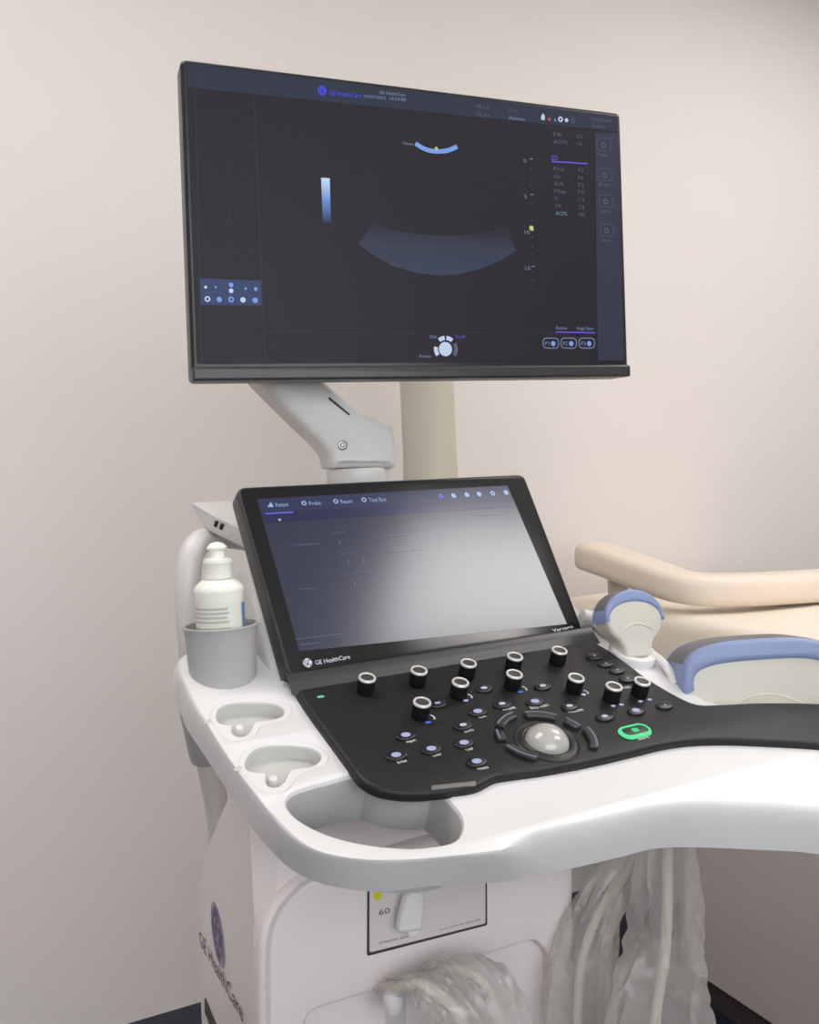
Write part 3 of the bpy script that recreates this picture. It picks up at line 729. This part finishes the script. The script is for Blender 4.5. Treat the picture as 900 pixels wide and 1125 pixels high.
# extrude the side profile across the width with rounded edges
bod = slab(sp_, (BR-BL)/2, -(BR-BL)/2, .028, seg=5)
Mb = Matrix(((-FB.n.x, 0, FB.u.x, 0), (-FB.n.y, 0, FB.u.y, 0), (0, 1, 0, 0), (0, 0, 0, 1)))
cen = FB.O+FB.u*((BL+BR)/2)
Mb.translation = cen
body = obj('cart_body', bod, BODY, mach, Mb)
fo = FB.pxs([(291, 1180), (285, 1100), (284, 1045), (290, 1008), (303, 985), (325, 964), (350, 950), (450, 925), (626, 890), (629, 960), (629, 1180)], .006)
fp_o = smooth(FB.pxs([(287, 1200), (285, 1130), (284, 1060), (286, 1025), (294, 1001), (307, 982), (326, 966), (350, 955)], .006), 3, False)+FB.pxs([(450, 925), (626, 880), (629, 960), (629, 1200)], .006)
rc = rquad(FB.pxs([(318, 1195), (336, 1109), (584, 1030), (601, 1046), (602, 1195)], .006), [.01, .014, .006, .010, .01])
front = obj('front_panel', slab(fp_o, .012, -.02, .010, pockets=[(rc, .022)], seg=4, hbev=.004), BODY, body, FB.mat())
fr2 = smooth(FB.pxs([(297, 1200), (295.5, 1130), (295, 1060), (297, 1027), (304, 1006), (316, 988), (334, 972), (352, 962)], .0122), 3, False)
obj('front_groove', band(fr2, .0035, .0123), LGREY, front, FB.mat())
def bport(pts, m, h0, h1, name): obj(name, slab(rquad(FB.pxs(pts, h0), .001), h0, h1, .0004), m, front, FB.mat())
for pts in ([(541, 1074), (556, 1067.5), (559, 1101), (548, 1100)], [(556.5, 1070), (562, 1067), (566, 1110), (560, 1110)], [(500, 1100), (512, 1095), (514, 1120), (502, 1122)], [(400, 1120), (413, 1112), (414, 1180), (400, 1180)], [(450, 1103), (462, 1098), (464, 1170), (452, 1175)]):
    bport(pts, BLACKP, -.0085, -.012, 'probe_port')
bport([(424, 1100), (446, 1092), (448, 1180), (426, 1180)], LGREY, .002, -.012, 'connector_block'); bport([(516, 1082), (538, 1074), (540, 1160), (518, 1165)], LGREY, .000, -.012, 'connector_block')
b = bmesh.new()
obj('panel_screw', lathe([(.0022, 0), (.002, .0008), (0, .0008)], 10), MGREY, front, FB.mat(*FB.px(571, 1071, -.009), -.0098))
# rating plate with its dark gap, print, yellow sticker and the hook in front
PQ = [(404, 972), (535, 938), (535.5, 1016.5), (403.5, 1050.5)]
plate = obj('rating_plate', slab(rquad(FB.pxs(PQ, .013), .002), .0130, .0105), GROOVE, body, FB.mat())
PQ2 = [(406.3, 973), (533.8, 939.5), (533.8, 1014.8), (406.3, 1047)]
obj('plate_face', slab(rquad(FB.pxs(PQ2, .014), .002), .0138, .0115, .0006), PLATE, plate, FB.mat())
disc('yellow_sticker', FB, 415, 984, 4.6, .0141, YEL, plate, 20)
text('plate_print', '60', FB, (416.5, 1006), (428.5, 1003), 6.5, .0141, INK, plate)
text('plate_print', 'GE HealthCare  System', FB, (416, 1037.5), (449, 1029.5), 2.6, .0141, INK, plate)
text('plate_print', 'Authorized servicing only', FB, (483, 1022.5), (528, 1010.5), 2.0, .0141, INK, plate)
hk = FB.pxs([(447, 985), (455, 980), (464, 980), (468, 986), (465, 1023), (438, 1026), (440, 1012)], .03)
obj('cable_hook', slab(rquad(hk, .004), .030, .020, .003), WHITE, body, FB.mat())
obj('hook_stem', tube([FB.O+FB.u*q_.x+FB.v*q_.y+FB.n*h_2 for q_, h_2 in ((FB.px(452, 1018, .02), .013), (FB.px(452, 1018, .02), .025))], .006, 10, 1), WHITE, body)
# emblem and lettering on the left flank
c = FS.px(239, 1026, 0.001)
b = lathe([(.033, 0), (.032, .0010), (.0292, .0011), (.0288, .0004), (0, .0004)], 32)
obj('emblem_recess', b, WHITE, body, FS.mat(c.x, c.y, 0.0))
emblem(FS, 239, 1026, 29, .0012, mat('emblem_lavender', (158, 148, 184), .4), PURP, body)
text('flank_lettering', 'GE HealthCare', FS, (219.5, 1037), (267, 1124), 14.5, .0012, INK, body)
obj('vent_slot', slab(rquad(FS.pxs([(225, 1096), (243, 1140), (243, 1160), (225, 1112)], .001), .002), .0012, -.001), GROOVE, body, FS.mat())
# foot and castors
fl = rrect(.42, .50, .06)
Mf = Matrix(((FB.u.x, -FB.n.x, 0, base.x), (FB.u.y, -FB.n.y, 0, base.y), (0, 0, 1, 0), (0, 0, 0, 1)))
foot = obj('foot', slab(fl, .15, .085, .02), BODY, mach, Mf)
for sx in (-1, 1):
    for sy in (-1, 1):
        Mc = Mf @ Matrix.Translation((sx*.17, sy*.2, .04)) @ Matrix.Rotation(math.pi/2, 4, 'Y')
        obj('castor', lathe([(0, -.02), (.03, -.02), (.038, -.014), (.04, -.008), (.04, .008), (.038, .014), (.03, .02), (0, .02)], 24), DGREY, foot, Mc)
        obj('castor_fork', slab(rrect(.03, .04, .008), .09, .07, .002), MGREY, foot, Mf @ Matrix.Translation((sx*.17, sy*.2, 0)))
# column that carries console and deck
k0 = FC.O-FC.u*.01-FC.n*.085
col0 = base+FB.n*.02; col0.z = zt+FB.O.z-.02
obj('column', tube([col0, Vector((col0.x, col0.y, col0.z+.05)), Vector((k0.x, k0.y, k0.z-.03)), Vector((k0.x, k0.y, k0.z-.005))], .055, 20), LGREY, mach)
pv = FA.O+FA.u*cc.x+FA.v*cc.y
obj('arm_post', tube([pv+Vector((0, 0, -.01)), pv+Vector((0, 0, -.10))], .030, 20, 1), LGREY, mach)

# ------------------------------------------------------------------ gel bottle in the cup
bo = cupO+Vector((0, 0, .004))
bt = empty('gel_bottle', Matrix.Translation(bo), 'white squeeze bottle with printed label standing in the grey cup', 'bottle')
Rb = .0207
def zz(y): return (EYE+ray(246, y)*((bo.y-Rb*.5)/ray(246, y).y)).z-bo.z
zs = zz(649)
obj('bottle_body', lathe([(0, 0), (Rb*.95, 0), (Rb, .003), (Rb, zs-.004), (Rb*1.03, zs-.001), (Rb*1.03, zs+.001), (Rb*.95, zs+.0045), (Rb*.70, zs+.0085), (Rb*.60, zs+.0095), (0, zs+.0095)], 36), BOTL, bt, Matrix.Translation(bo))
z1 = zz(620)
obj('cap', lathe([(Rb*.57, zs+.010), (Rb*.57, z1), (Rb*.60, z1+.001), (Rb*.58, z1+.004), (Rb*.36, z1+.0055), (Rb*.31, z1+.0055)], 32), BOTL, bt, Matrix.Translation(bo))
z2 = zz(604)
obj('nozzle', lathe([(Rb*.32, z1+.004), (Rb*.30, z2-.001), (Rb*.42, z2), (Rb*.43, z2+.002), (Rb*.25, z2+.0055), (0, z2+.0065)], 24), BOTL, bt, Matrix.Translation(bo))
def curved(a0, a1, y0, y1, r, name, m, parent=bt):
    b = bmesh.new(); n = 14
    A = [b.verts.new((r*math.cos(math.radians(a0+(a1-a0)*j/n)), r*math.sin(math.radians(a0+(a1-a0)*j/n)), y0)) for j in range(n+1)]
    B = [b.verts.new((v.co.x, v.co.y, y1)) for v in A]
    for j in range(n): b.faces.new((A[j], A[j+1], B[j+1], B[j]))
    return obj(name, b, m, parent, Matrix.Translation(bo))
lab = curved(-205, 25, .012, zs-.009, Rb+.0003, 'label', LABEL)
curved(-16, 10, .014, zs-.011, Rb+.0006, 'label_stripe', LBLUE, lab)
zc = zs-.0135
for i in range(11):
    if i in (4, 7): zc -= .0022; continue
    curved(-152, -55-random.random()*18, zc-.0019, zc, Rb+.0006, 'label_print', PRINT, lab); zc -= .0037

# ------------------------------------------------------------------ probes in the right-hand holders
def probe(O, yawdeg, tilt, w, t, labl, lean=0, ex_=2, brat=.40, bk=1):
    """convex probe: lens, blue band and cream head over a short neck; local x across, y up, z thickness"""
    a = math.radians(yawdeg); u, v = vyaw(a)
    up = ZU*math.cos(tilt)+v*math.sin(tilt)
    up = up*math.cos(lean)+u*math.sin(lean); u = (u-up*u.dot(up))
    fr = Frame(O, u, up)
    root = empty('ultrasound_probe', fr.mat(), labl, 'ultrasound probe')
    s = w/2; xs = [-s+2*s*i/16 for i in range(17)]
    def se(a_, b_, t_, cy=0.0):
        c_, n_ = math.cos(t_), math.sin(t_)
        return Vector((a_*math.copysign(abs(c_)**(2/ex_), c_), cy+b_*math.copysign(abs(n_)**(2/ex_), n_)))
    cy = .26*w; bb_ = brat*w; th = [math.radians(-6+192*k/24) for k in range(25)]
    bandp = [se(s, bb_, t_, cy) for t_ in th]+[se(s*.86, bb_-.17*w*bk, t_, cy) for t_ in th][::-1]
    obj('blue_band', slab(bandp, t*.5, -t*.5, t*.10), PBLUE, root, fr.mat())
    th2 = [math.radians(20+140*k/20) for k in range(21)]
    obj('lens', slab([se(s*1.015, bb_*1.02, t_, cy) for t_ in th2]+[se(s*.9, bb_*.9, t_, cy) for t_ in th2][::-1], t*.36, -t*.36, t*.06), PGREY, root, fr.mat())
    head = [se(s*.955, bb_*.955, math.radians(-52+284*k/36), cy) for k in range(37)]+[Vector(q_) for q_ in ((-s*.46, -.16*w), (-s*.42, -.30*w), (s*.42, -.30*w), (s*.46, -.16*w))]
    obj('head', slab(rquad(head, .003*w/.07, 2), t*.44, -t*.44, t*.16), PCREAM, root, fr.mat())
    ar = [Vector((x*.55, .05*w+.13*w*math.cos(x/s*1.3))) for x in xs]
    obj('grip_ridge', tube([Vector((p_.x, p_.y, t*.44)) for p_ in ar], .0010, 8, 1), PCREAM, root, fr.mat())
    return root, fr
p1 = FC.px(694, 722, HS); P1w = FC.O+FC.u*p1.x+FC.v*p1.y+FC.n*HS
pr1, fp1 = probe(P1w+Vector((0, 0, .020)), 24, .22, .072, .026, 'cream ultrasound probe with blue band and grey lens, right of touchscreen', .06)
P2w = W(830, 792, .87)
pr2, fp2 = probe(P2w, 6, .1, .160, .05, 'large cream ultrasound probe with blue top at the right edge', 0, 3.2, .25, .75)
# their holders are part of the console
hm = FC.mat(p1.x, p1.y, HS)
obj('probe_holder', lathe([(.024, -.006), (.0245, .006), (.0235, .0085), (.0165, .0085), (.0155, .004), (.0155, -.006)], 32), WHITE, shell, hm)
P2b = glocal(P2w-Vector((0, 0, .03)), FC)
obj('probe_holder', lathe([(.0, -.05), (.045, -.05), (.05, -.01), (.048, .0), (.034, .0), (.032, -.04), (0, -.04)], 32), WHITE, shell, FC.mat(P2b.x, P2b.y, P2b.z))
cb = tube([W(703, 712, .905), W(712, 716, .90), W(724, 724, .885), W(734, 735, .87), (W(742, 752, .86))], .0042, 10)
obj('probe_cable', cb, WHITE, pr1)
obj('holder_arm', tube([W(640, 678, .95), W(655, 682, .95), W(668, 692, .93)], .009, 12), WHITE, shell)

# ------------------------------------------------------------------ film-covered cables
def sleeve(path, rad, seed, n=44, k=12, flat_=.55, lo=.5):
    P = smooth([Vector(p_) for p_ in path], k, False); b = bmesh.new(); prev = None
    for i, p_ in enumerate(P):
        t = i/(len(P)-1); T = (P[min(i+1, len(P)-1)]-P[max(i-1, 0)]).normalized()
        x = c_r-T*c_r.dot(T); x.normalize(); y = T.cross(x)
        r = rad(t) if callable(rad) else rad
        rg = []
        for j in range(n):
            a = 2*math.pi*j/n
            ca, sa = math.cos(a+t*.8), math.sin(a+t*.8)
            m_ = 1+.42*noise.noise(Vector((ca*1.3+seed*7, sa*1.3, t*1.3)))+.34*noise.noise(Vector((ca*3.2+seed, sa*3.2+4, t*2.0+seed)))+.12*noise.noise(Vector((ca*5, sa*5, t*14+seed)))
            rg.append(b.verts.new(p_+(x*math.cos(a)+y*math.sin(a)*flat_)*r*max(m_, .25)))
        if prev: bridge(b, prev, rg)
        prev = rg
    return b
def covered(label_, path, rad, seed, cr=.0042):
    P = [Vector(p_) for p_ in path]
    t = empty('covered_cable', Matrix.Translation(P[-1]), label_, 'cable', 'film-covered probe cables')
    obj('cable', tube(P, cr, 10), CABLE, t)
    s_ = obj('plastic_sleeve', sleeve(path, rad, seed), FILM, t, None, 50)
    return t
covered('film-covered cream cable hanging next to the cart front, left of the dark gap',
        [W(712, 900, .87), W(690, 950, .865), W(660, 1000, .86), W(642, 1045, .855), W(635, 1095, .85), W(634, 1180, .85)], lambda t: .018+.009*min(1, t*1.4), 1)
covered('straight cream cable in a thin sleeve between the two wide plastic sleeves',
        [W(683, 905, .90), W(677, 960, .90), W(671, 1020, .90), W(668, 1080, .90), W(667, 1180, .90)], lambda t: .006+.004*t, 2, .0034)
covered('widest plastic-sleeved cable hanging rightmost under the console',
        [W(738, 880, .80), W(734, 940, .80), W(733, 1010, .80), W(730, 1055, .80), W(722, 1105, .80), W(716, 1180, .80)], lambda t: .016+.026*min(1, t*1.2), 5, .0046)
covered('plastic-wrapped cable arching from the white plug across the connector recess',
        [FB.O+FB.u*FB.px(432, 1096, .03).x+FB.v*FB.px(432, 1096, .03).y+FB.n*.012, W(440, 1084, .765), W(462, 1080, .755), W(485, 1095, .75), W(505, 1116, .745), W(525, 1180, .74)], lambda t: .011+.011*t, 7, .0046)
covered('plastic-wrapped cable arching higher across the connector recess, below the rating plate',
        [W(470, 1100, .80), W(478, 1074, .785), W(500, 1064, .775), W(528, 1076, .765), W(545, 1102, .76), W(560, 1180, .75)], lambda t: .014+.012*t, 11, .0042)
pc = W(432, 1098, .775)
obj('cable_plug', lathe([(0, -.012), (.006, -.011), (.0085, -.006), (.009, 0), (.0085, .006), (.006, .010), (0, .011)], 20), WHITE, front, Matrix.Translation(pc))

# ------------------------------------------------------------------ couch with headrest, post
FCo = Frame(Vector((.383, 2.10, 0)), -RM.n, RM.u) if False else None
ex = RM.u.copy(); ey = RM.n.copy()                           # ex along the wall, ey out into the room
CO = Vector((.383, 2.10, 0))
def cm(z=0): return Matrix(((ex.x, ey.x, 0, CO.x), (ex.y, ey.y, 0, CO.y), (0, 0, 1, z), (0, 0, 0, 1)))
hp = smooth([W(634, 610, 2.10), W(662, 619, 2.00), (W(695, 631, 1.92)), W(728, 642, 1.86), W(757, 648, 1.83), W(790, 650, 1.82), W(830, 649, 1.83), W(875, 647, 1.86), W(940, 643, 1.92)], 5, False)
cz = min(p_.z for p_ in hp)-.0335
couch = empty('exam_couch', cm(0) @ Matrix.Translation((.3, .8, 0)), 'cream padded examination couch standing against the wall', 'couch')
def flip(bm):
    return bm
obj('mattress', slab(rrect(.62, 1.75, .05, .31, .80), cz, cz-.11, .03), CREAM, couch, cm())
obj('frame', slab(rrect(.58, 1.70, .04, .31, .80), cz-.11, cz-.20, .008), CREAM, couch, cm())
obj('pedestal', slab(rrect(.56, 1.02, .03, .285, .83), cz-.20, .06, .008), CBASE, couch, cm())
obj('plinth', slab(rrect(.52, .98, .03, .285, .83), .06, 0, 0), GROOVE, couch, cm())
hr = empty('headrest_cushion', cm(cz), 'tan curved headrest bolster raised at the wall end of the couch', 'cushion')
b = bmesh.new(); prev = None; sec = rrect(.09, .066, .022, k=4)
for i, p_ in enumerate(hp):
    T = (hp[min(i+1, len(hp)-1)]-hp[max(i-1, 0)]).normalized(); sd = T.cross(ZU).normalized(); up_ = sd.cross(T)
    k_ = 1 if 0 < i < len(hp)-1 else .8
    rg = [b.verts.new(p_-sd*.03+sd*(v.x*k_)*-1+up_*v.y*k_) for v in sec]
    if prev: bridge(b, prev, rg)
    else: b.faces.new(rg)
    prev = rg
b.faces.new(prev)
obj('cushion', b, TAN, hr, None, 60)
for q_ in (hp[4],):
    obj('support', box(q_.x+.03, q_.x+.07, q_.y+.0, q_.y+.03, cz, q_.z-.03), CBASE, hr)

pw = W(471, 470, 1.80); pw.z = 0
post = empty('floor_post', Matrix.Translation(pw), 'round beige post standing behind the monitor in front of the wall', 'post')
rp = .0545
obj('shaft', lathe([(rp*1.25, .02), (rp*1.2, .3), (rp*1.08, .95), (rp*1.0, 1.15), (rp, 1.5), (rp*.9, 1.56), (rp*.5, 1.58), (0, 1.58)], 32), POSTM, post, Matrix.Translation(pw))
obj('foot', lathe([(0, 0), (.12, 0), (.12, .015), (.10, .022), (0, .022)], 32), POSTM, post, Matrix.Translation(pw))
